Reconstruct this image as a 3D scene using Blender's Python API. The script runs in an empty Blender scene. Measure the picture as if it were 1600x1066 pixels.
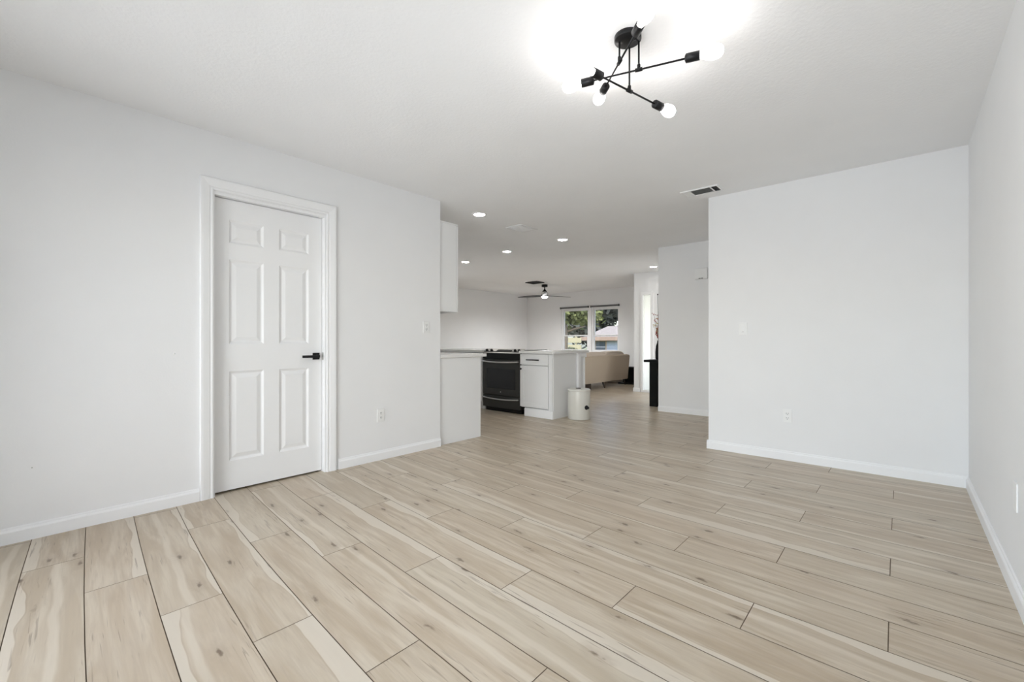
import bpy, bmesh, math, random
from mathutils import Vector, Matrix, noise
PI = math.pi
random.seed(7)
sc = bpy.context.scene
C = sc.collection

# ------------------------------------------------------------------ camera
CAM_H = 1.046
F_PX = 691.0
YAW = math.atan(612 / F_PX)
cam_d = bpy.data.cameras.new('camera'); cam = bpy.data.objects.new('camera', cam_d); C.objects.link(cam)
cam_d.sensor_width = 36.0; cam_d.sensor_fit = 'HORIZONTAL'; cam_d.lens = F_PX / 1600 * 36.0
cam_d.clip_start = 0.02; cam_d.clip_end = 200
cam.location = (0, 0, CAM_H); cam.rotation_euler = (PI / 2, 0, YAW)
sc.camera = cam

# ------------------------------------------------------------------ exposure, world, daylight
sc.view_settings.view_transform = 'Standard'; sc.view_settings.look = 'None'
sc.view_settings.gamma = 1.0; sc.view_settings.use_curve_mapping = False
sc.view_settings.exposure = -0.61
w = bpy.data.worlds.new('world'); sc.world = w; w.use_nodes = True
wn = w.node_tree.nodes; wl = w.node_tree.links
bg = wn['Background']
sky = wn.new('ShaderNodeTexSky'); sky.sky_type = 'NISHITA'; sky.sun_disc = False
sky.sun_elevation = math.radians(48); sky.sun_rotation = math.radians(150); sky.air_density = 1.0; sky.dust_density = 2.5; sky.ozone_density = 1.5
wl.new(sky.outputs[0], bg.inputs[0]); bg.inputs[1].default_value = 1.15

def light(name, kind, loc, energy, color=(1, 1, 1), rot=(0, 0, 0), **kw):
    d = bpy.data.lights.new(name, kind); d.energy = energy; d.color = color
    for k, v in kw.items(): setattr(d, k, v)
    o = bpy.data.objects.new(name, d); C.objects.link(o); o.location = loc; o.rotation_euler = rot
    return o
light('sun', 'SUN', (0, -5, 12), 6.5, (1, .95, .87), (math.radians(40), 0, math.radians(-25)), angle=math.radians(1.5))
# unseen area light added outside the assumed glass door; living and kitchen fills added too
light('added_patio_fill', 'AREA', (-1.33, -1.05, 1.12), 136, (.86, .93, 1), (PI / 2 + math.radians(13), 0, 0), shape='RECTANGLE', size=3.0, size_y=1.9)  # added lamp in place of daylight, tilted up to brighten the ceiling
light('added_living_fill', 'AREA', (-2.15, 7.55, 1.1), 42, (.98, .99, 1), (0, PI / 2, 0), shape='RECTANGLE', size=1.9, size_y=1.5)  # unseen lamp, added to brighten the living room walls
light('added_kitchen_fill', 'AREA', (-8.95, 4.9, 1.35), 62, (.97, .98, 1), (0, -PI / 2, 0), shape='RECTANGLE', size=1.3, size_y=2.6)  # unseen lamp, added to lift the kitchen and living side
light('entry_daylight', 'AREA', (-3.9, 9.15, 1.1), 16, (1, .98, .94), (-PI / 2, 0, 0), shape='RECTANGLE', size=.6, size_y=1.9)  # area light added behind the sidelight to brighten its frosted pane

# ------------------------------------------------------------------ materials
def srgb(r, g, b):
    f = lambda c: (c / 255 / 12.92) if c / 255 <= .04045 else ((c / 255 + .055) / 1.055) ** 2.4
    return (f(r), f(g), f(b), 1)
MATS = {}
def mat(name, col, rough=.5, metal=0, bump=None, spec=.5, emit=None, coat=0, var=.02):
    """principled material with a faint procedural tone variation; bump=(scale, strength)"""
    m = bpy.data.materials.new(name); m.use_nodes = True; MATS[name] = m
    n = m.node_tree.nodes; l = m.node_tree.links; p = n['Principled BSDF']
    p.inputs['Roughness'].default_value = rough; p.inputs['Metallic'].default_value = metal
    p.inputs['Specular IOR Level'].default_value = spec; p.inputs['Coat Weight'].default_value = coat
    tc = n.new('ShaderNodeTexCoord'); ns = n.new('ShaderNodeTexNoise'); ns.inputs['Scale'].default_value = 3.0
    l.new(tc.outputs['Object'], ns.inputs['Vector'])
    mx = n.new('ShaderNodeMix'); mx.data_type = 'RGBA'
    mx.inputs[6].default_value = [c * (1 - var) for c in col[:3]] + [1]; mx.inputs[7].default_value = [min(1, c * (1 + var)) for c in col[:3]] + [1]
    l.new(ns.outputs['Fac'], mx.inputs[0]); l.new(mx.outputs[2], p.inputs['Base Color'])
    if bump:
        b = n.new('ShaderNodeTexNoise'); b.inputs['Scale'].default_value = bump[0]; b.inputs['Detail'].default_value = 3
        l.new(tc.outputs['Object'], b.inputs['Vector'])
        bp = n.new('ShaderNodeBump'); bp.inputs['Strength'].default_value = bump[1]; bp.inputs['Distance'].default_value = .003
        l.new(b.outputs['Fac'], bp.inputs['Height']); l.new(bp.outputs[0], p.inputs['Normal'])
    if emit:
        p.inputs['Emission Color'].default_value = emit[0]; p.inputs['Emission Strength'].default_value = emit[1]
    return m
WALL = mat('wall_paint', (.89, .89, .89, 1), .85, bump=(120, .12), spec=.2)
CEIL = mat('ceiling_paint', (.93, .93, .93, 1), .95, bump=(60, .5), spec=.1)
TRIM = mat('trim_paint', (.93, .93, .93, 1), .45, spec=.35)
DOORP = mat('door_paint', (.91, .91, .91, 1), .5, spec=.35)
CAB = mat('cabinet_paint', (.87, .87, .865, 1), .4)
PLATE = mat('plate_plastic', (.905, .905, .895, 1), .35)
SLOT = mat('socket_slot', (.05, .05, .05, 1), .6)
QUARTZ = mat('quartz', (.84, .83, .81, 1), .18, var=.04)
BLACKM = mat('black_metal', (.009, .009, .010, 1), .38, metal=.2, spec=.35)
GUN = mat('gunmetal', (.022, .022, .024, 1), .42, metal=.5)
BSTEEL = mat('black_stainless', (.062, .061, .057, 1), .42, metal=.6, spec=.3)
BSTEEL2 = mat('bright_stainless', (.52, .51, .49, 1), .35, metal=.7)
BGLASS = mat('black_glass', (.006, .006, .006, 1), .06)
PLAST = mat('black_plastic', (.006, .006, .006, 1), .4, spec=.25)
SOFA = mat('sofa_fabric', srgb(178, 163, 145), .95, bump=(400, .6), spec=.1, var=.05)
SOFAC = mat('sofa_cushion_fabric', srgb(196, 182, 167), .95, bump=(400, .6), spec=.1, var=.05)
DWOOD = mat('dark_wood', (.02, .012, .008, 1), .4)
BWOOD = mat('black_wood', (.005, .005, .005, 1), .6, spec=.15)
BINW = mat('bin_white', srgb(226, 224, 216), .28)
RUG = mat('rug_pile', srgb(225, 215, 205), 1, bump=(200, .8), var=.08)
GAPSHADE = mat('gap_shade', (.015, .018, .03, 1), .8)  # shade colour for the gap under the door
VENTD = mat('vent_dark', (.03, .03, .03, 1), .7)
VENTG = mat('vent_blade_grey', (.52, .52, .50, 1), .6)
BULB = mat('bulb_glow', (.9, .9, .9, 1), .4, emit=((1, .96, .93, 1), 29))
LENS = mat('downlight_lens', (.9, .9, .9, 1), .4, emit=((1, .97, .92, 1), 110))
FANL = mat('fan_light_lens', (.9, .9, .9, 1), .4, emit=((1, .98, .96, 1), 12))
GRASS = mat('lawn_green', srgb(112, 116, 84), 1, var=.3)
LEAFG = mat('leaf_green', srgb(104, 110, 66), .8, var=.35)
LEAFO = mat('leaf_olive', srgb(110, 112, 84), .8, var=.3)
LEAFD = mat('leaf_grey', srgb(70, 74, 68), .85, var=.3)
BARK = mat('bark', srgb(110, 98, 84), .9)
ROOF = mat('roof_shingle', srgb(122, 116, 110), .9, bump=(20, .5), var=.08)
FASC = mat('fascia_tan', srgb(122, 106, 94), .8)
HOUSE = mat('house_stucco', srgb(160, 146, 130), .9)
GAR = mat('garage_blue', srgb(150, 160, 176), .6)
HWIN = mat('house_window_dark', srgb(66, 76, 88), .3)
FENCEM = mat('fence_wood', srgb(140, 136, 112), .9, var=.1)
BLOSS = mat('blossom_red', srgb(150, 70, 62), .8, var=.2)
BLOSY = mat('blossom_tan', srgb(190, 175, 120), .8, var=.2)

def glass_mat():
    m = bpy.data.materials.new('window_glass'); m.use_nodes = True
    n = m.node_tree.nodes; l = m.node_tree.links; n.remove(n['Principled BSDF'])
    t = n.new('ShaderNodeBsdfTransparent'); t.inputs[0].default_value = (.96, .965, .965, 1)
    g = n.new('ShaderNodeBsdfGlossy'); g.inputs['Roughness'].default_value = .02
    fr = n.new('ShaderNodeFresnel'); fr.inputs[0].default_value = 1.45
    mx = n.new('ShaderNodeMixShader'); l.new(fr.outputs[0], mx.inputs[0]); l.new(t.outputs[0], mx.inputs[1]); l.new(g.outputs[0], mx.inputs[2])
    l.new(mx.outputs[0], n['Material Output'].inputs[0]); return m
GLASS = glass_mat()
def frost_mat():
    m = bpy.data.materials.new('frosted_glass'); m.use_nodes = True
    n = m.node_tree.nodes; l = m.node_tree.links; n.remove(n['Principled BSDF'])
    t = n.new('ShaderNodeBsdfTranslucent'); t.inputs[0].default_value = (.9, .9, .87, 1)
    d = n.new('ShaderNodeBsdfDiffuse'); d.inputs[0].default_value = (.85, .85, .83, 1)
    mx = n.new('ShaderNodeMixShader'); mx.inputs[0].default_value = .3
    l.new(t.outputs[0], mx.inputs[1]); l.new(d.outputs[0], mx.inputs[2]); l.new(mx.outputs[0], n['Material Output'].inputs[0]); return m
FROST = frost_mat()

def plank_mat():
    """oak-look porcelain plank: attribute puv = metres along / across one plank, attribute seed = random per plank"""
    m = bpy.data.materials.new('oak_look_plank'); m.use_nodes = True
    N = m.node_tree.nodes; L = m.node_tree.links; P = N['Principled BSDF']
    def node(t, **k):
        x = N.new(t)
        for a, b in k.items(): setattr(x, a, b)
        return x
    def M(op, a, b=None, c=None):
        x = node('ShaderNodeMath', operation=op)
        for i, v in enumerate((a, b, c)):
            if v is None: continue
            if isinstance(v, (int, float)): x.inputs[i].default_value = v
            else: L.new(v, x.inputs[i])
        return x.outputs[0]
    def ramp(f, lo, hi):
        x = node('ShaderNodeMapRange', interpolation_type='SMOOTHSTEP'); L.new(f, x.inputs[0])
        x.inputs[1].default_value = lo; x.inputs[2].default_value = hi; return x.outputs[0]
    def mixc(f, a, b):
        x = node('ShaderNodeMix', data_type='RGBA')
        if isinstance(f, (int, float)): x.inputs[0].default_value = f
        else: L.new(f, x.inputs[0])
        for i, v in ((6, a), (7, b)):
            if isinstance(v, tuple): x.inputs[i].default_value = v
            else: L.new(v, x.inputs[i])
        return x.outputs[2]
    uv = node('ShaderNodeUVMap', uv_map='puv'); sp = node('ShaderNodeSeparateXYZ'); L.new(uv.outputs[0], sp.inputs[0])
    u, v = sp.outputs[0], sp.outputs[1]
    at = node('ShaderNodeAttribute', attribute_name='seed'); ss = node('ShaderNodeSeparateColor'); L.new(at.outputs['Color'], ss.inputs[0])
    r1, r2, r3 = ss.outputs
    def vec(su, sv, off):
        cb = node('ShaderNodeCombineXYZ')
        L.new(M('ADD', M('MULTIPLY', u, su), M('MULTIPLY', r1, 57.0 + off)), cb.inputs[0])
        L.new(M('ADD', M('MULTIPLY', v, sv), M('MULTIPLY', r2, 31.0)), cb.inputs[1])
        L.new(M('MULTIPLY', r3, 11.0), cb.inputs[2]); return cb.outputs[0]
    def noi(su, sv, off, det=3, dist=0.0):
        x = node('ShaderNodeTexNoise'); L.new(vec(su, sv, off), x.inputs['Vector']); x.inputs['Scale'].default_value = 1
        x.inputs['Detail'].default_value = det; x.inputs['Distortion'].default_value = dist; return x.outputs['Fac']
    broad = noi(1.3, 11, 0, 3, 1.6)
    fig = noi(2.2, 26, 3, 4, 2.2)
    fine = noi(7, 160, 5, 3)
    base = mixc(ramp(broad, .3, .72), (.475, .378, .268, 1), (.625, .54, .425, 1))
    base = mixc(M('MULTIPLY', ramp(fig, .45, .7), .38), base, (.42, .335, .25, 1))
    base = mixc(M('MULTIPLY', ramp(fine, .4, .75), .20), base, (.40, .32, .24, 1))
    # pinkish to greyish cast from plank to plank
    base = mixc(M('MULTIPLY', r3, .35), base, mixc(r1, (.60, .485, .365, 1), (.55, .50, .395, 1)))
    # pale sapwood ribbon along one edge (wandering boundary)
    wob = M('MULTIPLY', M('SUBTRACT', noi(2.3, 0.0, 9, 2), .5), .11)
    vv = M('ADD', v, wob)
    wdt = M('MULTIPLY', M('SUBTRACT', r2, .55), .13)
    sap = M('SUBTRACT', 1.0, ramp(M('SUBTRACT', vv, wdt), -.0015, .0015))
    base = mixc(M('MULTIPLY', sap, .85), base, (.67, .595, .49, 1))
    edge = M('SUBTRACT', 1.0, ramp(M('ABSOLUTE', M('SUBTRACT', M('SUBTRACT', vv, wdt), .003)), 0.0, .004))
    base = mixc(M('MULTIPLY', edge, .3), base, (.40, .31, .22, 1))
    # second soft pale ribbon down the middle of some planks
    rb = M('ABSOLUTE', M('SUBTRACT', M('ADD', v, M('MULTIPLY', wob, .6)), M('ADD', .05, M('MULTIPLY', r1, .12))))
    soft = M('MULTIPLY', M('SUBTRACT', 1.0, ramp(rb, .008, .02)), ramp(r3, .62, .68))
    base = mixc(M('MULTIPLY', soft, .6), base, (.68, .60, .49, 1))
    # knots: stretched cells, only some of them bear one
    vo = node('ShaderNodeTexVoronoi', voronoi_dimensions='2D'); L.new(vec(2.6, 7.5, 0), vo.inputs['Vector']); vo.inputs['Scale'].default_value = 1; vo.inputs['Randomness'].default_value = .85
    sc_ = node('ShaderNodeSeparateColor'); L.new(vo.outputs['Color'], sc_.inputs[0])
    kn = noi(28, 60, 2, 2)
    kd = M('ADD', vo.outputs['Distance'], M('MULTIPLY', M('SUBTRACT', kn, .5), .22))
    has = ramp(sc_.outputs[0], .70, .72)
    knot = M('MULTIPLY', M('SUBTRACT', 1.0, ramp(kd, .01, .09)), has)
    halo = M('MULTIPLY', M('SUBTRACT', 1.0, ramp(kd, .05, .30)), has)
    base = mixc(M('MULTIPLY', halo, .35), base, (.36, .28, .20, 1))
    base = mixc(M('MULTIPLY', knot, .85), base, (.17, .12, .08, 1))
    # short dark grain checks
    ck = M('MULTIPLY', ramp(noi(5, 95, 21, 2, .4), .60, .70), ramp(noi(1.6, 6, 33, 2), .50, .62))
    base = mixc(M('MULTIPLY', ck, .6), base, (.24, .18, .13, 1))
    L.new(base, P.inputs['Base Color'])
    P.inputs['Roughness'].default_value = .36; P.inputs['Specular IOR Level'].default_value = .38
    rr = M('ADD', .30, M('MULTIPLY', fig, .12)); L.new(rr, P.inputs['Roughness'])
    bp = node('ShaderNodeBump'); bp.inputs['Strength'].default_value = .08; bp.inputs['Distance'].default_value = .002
    L.new(fine, bp.inputs['Height']); L.new(bp.outputs[0], P.inputs['Normal'])
    return m
PLANK = plank_mat()
GROUT = mat('grout', srgb(120, 104, 88), .9)

# ------------------------------------------------------------------ mesh helpers
def box(bm, x0, x1, y0, y1, z0, z1, mi=0, bev=0):
    vs = [bm.verts.new(p) for p in ((x0, y0, z0), (x1, y0, z0), (x1, y1, z0), (x0, y1, z0), (x0, y0, z1), (x1, y0, z1), (x1, y1, z1), (x0, y1, z1))]
    fs = [bm.faces.new([vs[i] for i in f]) for f in ((0, 3, 2, 1), (4, 5, 6, 7), (0, 1, 5, 4), (1, 2, 6, 5), (2, 3, 7, 6), (3, 0, 4, 7))]
    for f in fs: f.material_index = mi
    if bev:
        es = list({e for f in fs for e in f.edges})
        r = bmesh.ops.bevel(bm, geom=es, offset=bev, segments=2, profile=.5, affect='EDGES')
        for f in r['faces']: f.material_index = mi
    return vs
def tube(bm, pts, rad, seg=14, cap=True):
    """swept round tube; rad a number or one per point"""
    pts = [Vector(p) for p in pts]; rad = rad if isinstance(rad, (list, tuple)) else [rad] * len(pts)
    rings = []; up = None
    for i, p in enumerate(pts):
        d = (pts[min(i + 1, len(pts) - 1)] - pts[max(i - 1, 0)])
        d = d.normalized() if d.length > 1e-9 else Vector((0, 0, 1))
        if up is None: up = d.orthogonal().normalized()
        a = (up - d * up.dot(d)).normalized(); up = a; b = d.cross(a)
        rings.append([bm.verts.new(p + (a * math.cos(2 * PI * k / seg) + b * math.sin(2 * PI * k / seg)) * rad[i]) for k in range(seg)])
    for r0, r1 in zip(rings, rings[1:]):
        for k in range(seg): bm.faces.new((r0[k], r0[(k + 1) % seg], r1[(k + 1) % seg], r1[k])).smooth = True
    if cap:
        bm.faces.new(rings[0][::-1]); bm.faces.new(rings[-1])
def lathe(bm, prof, origin=(0, 0, 0), axis=(0, 0, 1), seg=32, smooth=True):
    """prof = [(radius, height)...] round an axis"""
    q = Vector((0, 0, 1)).rotation_difference(Vector(axis).normalized()); o = Vector(origin); rings = []
    for r, h in prof:
        if r < 1e-6: rings.append([bm.verts.new(o + q @ Vector((0, 0, h)))])
        else: rings.append([bm.verts.new(o + q @ Vector((r * math.cos(2 * PI * k / seg), r * math.sin(2 * PI * k / seg), h))) for k in range(seg)])
    for a, b in zip(rings, rings[1:]):
        for k in range(seg):
            k2 = (k + 1) % seg
            if len(a) == 1 and len(b) == 1: break
            f = (a[0], b[k2], b[k]) if len(a) == 1 else (a[k], a[k2], b[0]) if len(b) == 1 else (a[k], a[k2], b[k2], b[k])
            bm.faces.new(f).smooth = smooth
    if len(rings[0]) > 1: bm.faces.new(rings[0][::-1])
    if len(rings[-1]) > 1: bm.faces.new(rings[-1])
def prism(bm, poly, y0, y1, axis='Y'):
    """extrude a 2D outline (x,z) along Y, or (y,z) along X, or (x,y) along Z"""
    f3 = {'Y': lambda a, b, t: (a, t, b), 'X': lambda a, b, t: (t, a, b), 'Z': lambda a, b, t: (a, b, t)}[axis]
    A = [bm.verts.new(f3(a, b, y0)) for a, b in poly]; B = [bm.verts.new(f3(a, b, y1)) for a, b in poly]
    n = len(poly); bm.faces.new(A[::-1]); bm.faces.new(B)
    for i in range(n): bm.faces.new((A[i], A[(i + 1) % n], B[(i + 1) % n], B[i]))
def sag_box(bm, x0, x1, y0, y1, z0, z1, r=.05, puff=.02, seg=6):
    """soft cushion: rounded, slightly puffed box"""
    cx, cy, cz = (x0 + x1) / 2, (y0 + y1) / 2, (z0 + z1) / 2; hx, hy, hz = (x1 - x0) / 2, (y1 - y0) / 2, (z1 - z0) / 2
    t = bmesh.new(); bmesh.ops.create_cube(t, size=2); bmesh.ops.subdivide_edges(t, edges=t.edges[:], cuts=9, use_grid_fill=True)
    mp = {}
    for v in t.verts:
        p = v.co.copy(); q = Vector((p.x * hx, p.y * hy, p.z * hz))
        i = Vector((max(-hx + r, min(hx - r, q.x)), max(-hy + r, min(hy - r, q.y)), max(-hz + r, min(hz - r, q.z))))
        d = q - i
        if d.length > 1e-9: q = i + d.normalized() * r
        k = (1 - p.x ** 4) * (1 - p.y ** 4) if abs(p.z) > .99 else (1 - p.z ** 4) * (1 - (p.y if abs(p.x) > .99 else p.x) ** 4)
        ax = 2 if abs(p.z) > .99 else (0 if abs(p.x) > .99 else 1)
        q[ax] += puff * max(0, k) * (1 if q[ax] > 0 else -1)
        mp[v] = bm.verts.new((cx + q.x, cy + q.y, cz + q.z))
    for f in t.faces: bm.faces.new([mp[v] for v in f.verts]).smooth = True
    t.free()
def obj(name, bm, mats, parent=None, loc=None, clean=True):
    if clean: bmesh.ops.recalc_face_normals(bm, faces=bm.faces[:])
    me = bpy.data.meshes.new(name); bm.to_mesh(me); bm.free()
    for m in (mats if isinstance(mats, (list, tuple)) else [mats]): me.materials.append(m)
    o = bpy.data.objects.new(name, me); C.objects.link(o)
    if parent: o.parent = parent
    if loc: o.location = loc
    return o
def tag(o, label, cat, group=None):
    o['label'] = label; o['category'] = cat
    if group: o['group'] = group
    return o
def thing(name, label, cat, loc=(0, 0, 0), rz=0, group=None):
    o = bpy.data.objects.new(name, None); o.empty_display_size = .1; C.objects.link(o)
    o.location = loc; o.rotation_euler = (0, 0, rz); return tag(o, label, cat, group)
def struct(name, bm, m, label=None):
    o = obj(name, bm, m); o['kind'] = 'structure'
    if label: o['label'] = label
    return o
def B(): return bmesh.new()
def bx(*a, **k):
    bm = B(); box(bm, *a, **k); return bm
def copy_tree(o, parent=None):
    c = o.copy(); C.objects.link(c); c.parent = parent
    for ch in list(o.children): copy_tree(ch, c)
    return c

# ------------------------------------------------------------------ room shell
CZ = 2.44
XW, XR, YF = -3.452, .345, 4.50        # left wall face, right wall face, partition face
YE = 2.82                              # where the left wall ends
XK, YB = -8.72, 10.55                  # living room west wall, living room window wall
XP = -1.425                            # free edge of the partition
T = .12
def wall(name, x0, x1, y0, y1, holes=(), axis=None, label=None, z1=CZ, m=WALL):
    """straight wall; holes = (a0, a1, z0, z1) along its long axis"""
    bm = B(); ax = axis or ('X' if x1 - x0 > y1 - y0 else 'Y')
    lo, hi = (x0, x1) if ax == 'X' else (y0, y1)
    cuts = sorted({lo, hi} | {h[0] for h in holes} | {h[1] for h in holes})
    for a, b in zip(cuts, cuts[1:]):
        mid = (a + b) / 2; zs = [(0, z1)]
        for h in holes:
            if h[0] < mid < h[1]: zs = ([(0, h[2])] if h[2] > 0 else []) + [(h[3], z1)]
        for za, zb in zs:
            if ax == 'X': box(bm, a, b, y0, y1, za, zb)
            else: box(bm, x0, x1, a, b, za, zb)
    return struct(name, bm, m, label)
DY0, DY1, DZ = .885, 1.657, 2.045        # rough opening of the white door
wall('wall_left', XW - T, XW, -.80, YE, [(DY0, DY1, 0, DZ)], label='white wall holding the six panel door')
wall('wall_kitchen', XK, XW - T, YE - T, YE, label='kitchen wall behind the white cabinets')
wall('wall_closet', XW - .92, XW - .80, -.80, YE - T, label='unseen closet wall added behind the door to keep the sky out')  # added so that no sky shows through the door gap
wall('wall_right', XR, XR + T, -.80, YF, label='white wall at the right edge')
bm = B(); box(bm, XP, XR + T, YF, YF + T, 0, CZ); box(bm, XP, XP + T, YF + T, 6.40, 0, CZ)
struct('wall_partition', bm, WALL, 'white wall on the right, below the ceiling vent')
wall('wall_hall', -2.745, XP + T, 6.40, 6.52, label='grey-lit wall behind the partition with the chime box')
wall('wall_west', XK - T, XK, YE, YB + T, [(3.5, 6.3, .8, 2.05)], label='plain living room side wall')
WX0, WX1, WX2, WX3, WZ0, WZ1 = -7.44, -6.51, -6.43, -5.58, .73, 1.975
wall('wall_window', XK, -4.19, YB, YB + T, [(WX0, WX3, WZ0, WZ1)], axis='X', label='living room wall with the double window')
FX = -4.19
SX0, SX1 = -4.00, -3.815
bm = B()
box(bm, FX, SX0, 8.55, 8.67, 0, CZ); box(bm, SX1, -2.30, 8.55, 8.67, 0, CZ); box(bm, SX0, SX1, 8.55, 8.67, 2.0, CZ)
box(bm, SX0, SX1, 8.55, 8.67, 0, .03)
box(bm, FX, FX + T, 8.67, YB, 0, CZ)
struct('wall_entry', bm, WALL, 'entry wall with the narrow bright sidelight')
wall('wall_entry_side', -2.42, -2.30, 6.52, 8.55, [(6.8, 8.3, .05, 2.1)], label='side wall of the entry behind the black console')
wall('wall_back', XW - .80, XR + T, -.92, -.80, [(-2.9, .2, .03, 2.08)], axis='X', label='wall behind the camera with the assumed sliding glass door')
struct('ceiling', bx(XK - T, XR + 1.0, -3.4, YB + .5, CZ, CZ + .15), CEIL, 'white textured ceiling')  # slab runs past the back wall as an added eave against the sun

# floor: oak-look planks, 1/3 offset, laid on a dark grout bed
fb = B(); box(fb, XK - T, XR + T, -.92, YB + T, -.10, -.0025, mi=1)
uvl = fb.loops.layers.uv.new('puv'); sdl = fb.loops.layers.float_color.new('seed')
FC = ((-2.97492, 0.00227899, 0.432516, 0.000113151, -0.000988433, -0.00116537), (0.0252494, 0.205333, -0.0369997, 0.000195371, 0.000282896, 0.00189978))
def lat(r, t):
    """row r, third-of-plank t -> floor position of the laid pattern"""
    rc = max(-2, min(23, r)); tc = max(-1, min(8, t))
    p = []
    for k in (0, 1):
        c = FC[k]
        v = c[0] + c[1] * rc + c[2] * tc + c[3] * rc * rc + c[4] * rc * tc + c[5] * tc * tc
        v += (c[1] + 2 * c[3] * rc + c[4] * tc) * (r - rc) + (c[2] + c[4] * rc + 2 * c[5] * tc) * (t - tc)
        p.append(v)
    return Vector((p[0], p[1], 0))
G = .0016
for r in range(-8, 62):
    for t0 in range(-18 + ((r + 18) % 3), 14, 3):
        rnd = random.Random(r * 1013 + t0 * 37 + 5)
        a, b, c_, d = lat(r, t0), lat(r, t0 + 3), lat(r + 1, t0 + 3), lat(r + 1, t0)
        cen = (a + b + c_ + d) / 4
        if cen.x < XK - 1.0 or cen.x > XR + 1.0 or cen.y < -1.6 or cen.y > YB + .6: continue
        seed = (rnd.random(), rnd.random(), rnd.random(), 1)
        flip = rnd.random() < .5; fu = rnd.random() < .5
        n = 3; Ln = 1.27; Wd = .21; prev = None
        for i in range(n + 1):
            s = i / n
            lo = lat(r, t0 + 3 * s); hi = lat(r + 1, t0 + 3 * s)
            ux = (b - a).normalized(); uy = (hi - lo).normalized()
            e = G if i == 0 else (-G if i == n else 0)
            lo = lo + uy * G + ux * e; hi = hi - uy * G + ux * e
            cur = (fb.verts.new(lo), fb.verts.new(hi), s)
            if prev:
                f = fb.faces.new((prev[0], cur[0], cur[1], prev[1])); f.material_index = 0
                for lp, (ss, vv) in zip(f.loops, ((prev[2], 0), (cur[2], 0), (cur[2], 1), (prev[2], 1))):
                    U = (1 - ss if fu else ss) * Ln; V = (1 - vv if flip else vv) * Wd
                    lp[uvl].uv = (U, V); lp[sdl] = seed
            prev = cur
for co, no in (((XK - T, 0, 0), (-1, 0, 0)), ((XR + T, 0, 0), (1, 0, 0)), ((0, -.92, 0), (0, -1, 0)), ((0, YB + T, 0), (0, 1, 0))):
    bmesh.ops.bisect_plane(fb, geom=fb.verts[:] + fb.edges[:] + fb.faces[:], plane_co=co, plane_no=no, clear_outer=True, dist=1e-5)
fl = obj('floor', fb, [PLANK, GROUT], clean=False); fl['kind'] = 'structure'; fl['label'] = 'light oak look plank floor'

# baseboards
def base_prof(h=.083, t=.014):
    return [(0, 0), (t, 0), (t, h - .022), (t - .003, h - .016), (t - .007, h - .012), (t - .008, h - .004), (t - .011, h), (0, h)]
def baseboard(name, p0, p1, inward, label=None, h=.083):
    """runs p0->p1; inward = unit vector into the room"""
    bm = B(); p0 = Vector(p0 + (0,)); p1 = Vector(p1 + (0,)); n = Vector(inward + (0,))
    A = [bm.verts.new(p0 + n * a + Vector((0, 0, b))) for a, b in base_prof(h)]; Bv = [bm.verts.new(p1 + n * a + Vector((0, 0, b))) for a, b in base_prof(h)]
    k = len(A); bm.faces.new(A); bm.faces.new(Bv[::-1])
    for i in range(k): bm.faces.new((A[i], A[(i + 1) % k], Bv[(i + 1) % k], Bv[i]))
    return struct(name, bm, TRIM, label)
baseboard('baseboard_left', (XW, -.80), (XW, DY0 - .075), (1, 0), 'baseboard left of the door')
baseboard('baseboard_left_end', (XW, DY1 + .10), (XW, YE), (1, 0), 'baseboard right of the door')
baseboard('baseboard_partition', (XP - .014, YF), (XR, YF), (0, -1), 'baseboard under the partition wall')
baseboard('baseboard_partition_side', (XP, YF), (XP, 6.40), (-1, 0))
baseboard('baseboard_right', (XR, -.80), (XR, YF), (-1, 0))
baseboard('baseboard_hall', (-2.745, 6.40), (XP, 6.40), (0, -1))
baseboard('baseboard_entry', (FX - .014, 8.55), (SX0 - .05, 8.55), (0, -1))
baseboard('baseboard_entry_side', (FX, 8.55), (FX, YB), (-1, 0))
baseboard('baseboard_window', (XK, YB), (FX, YB), (0, -1))
baseboard('baseboard_west', (XK, YE), (XK, YB), (1, 0))

# ------------------------------------------------------------------ the six panel door and its casing
def leaf_mesh(W, H, th, cols, rows):
    """leaf in local coords: y 0..W along the wall, z 0..H, front face at x=0, panels moulded into the front"""
    bm = B()
    ys = sorted({0, W} | {c for p in cols for c in p}); zs = sorted({0, H} | {c for p in rows for c in p})
    def q(y0, y1, z0, z1, x=0): return [bm.verts.new((x, y0, z0)), bm.verts.new((x, y1, z0)), bm.verts.new((x, y1, z1)), bm.verts.new((x, y0, z1))]
    for y0, y1 in zip(ys, ys[1:]):
        for z0, z1 in zip(zs, zs[1:]):
            ip = any(abs(a - y0) < 1e-6 and abs(b - y1) < 1e-6 for a, b in cols) and any(abs(a - z0) < 1e-6 and abs(b - z1) < 1e-6 for a, b in rows)
            if not ip: bm.faces.new(q(y0, y1, z0, z1)); continue
            prev = q(y0, y1, z0, z1)
            for ins, x in ((.006, -.004), (.013, -.009), (.020, -.010), (.046, -.003)):
                cur = q(y0 + ins, y1 - ins, z0 + ins, z1 - ins, x)
                for k in range(4): bm.faces.new((prev[k], prev[(k + 1) % 4], cur[(k + 1) % 4], cur[k]))
                prev = cur
            bm.faces.new(prev)
    box(bm, -th, -.011, 0, W, 0, H)
    for (a, b, c, d) in ((0, 0, 0, H), (W, W, 0, H)):
        bm.faces.new([bm.verts.new(p) for p in ((0, a, c), (-.011, a, c), (-.011, a, d), (0, a, d))])
    for z in (0, H): bm.faces.new([bm.verts.new(p) for p in ((0, 0, z), (-.011, 0, z), (-.011, W, z), (0, W, z))])
    bmesh.ops.remove_doubles(bm, verts=bm.verts[:], dist=1e-5)
    return bm
LY0 = .900; LW = .745; LX = XW - .045
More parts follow.
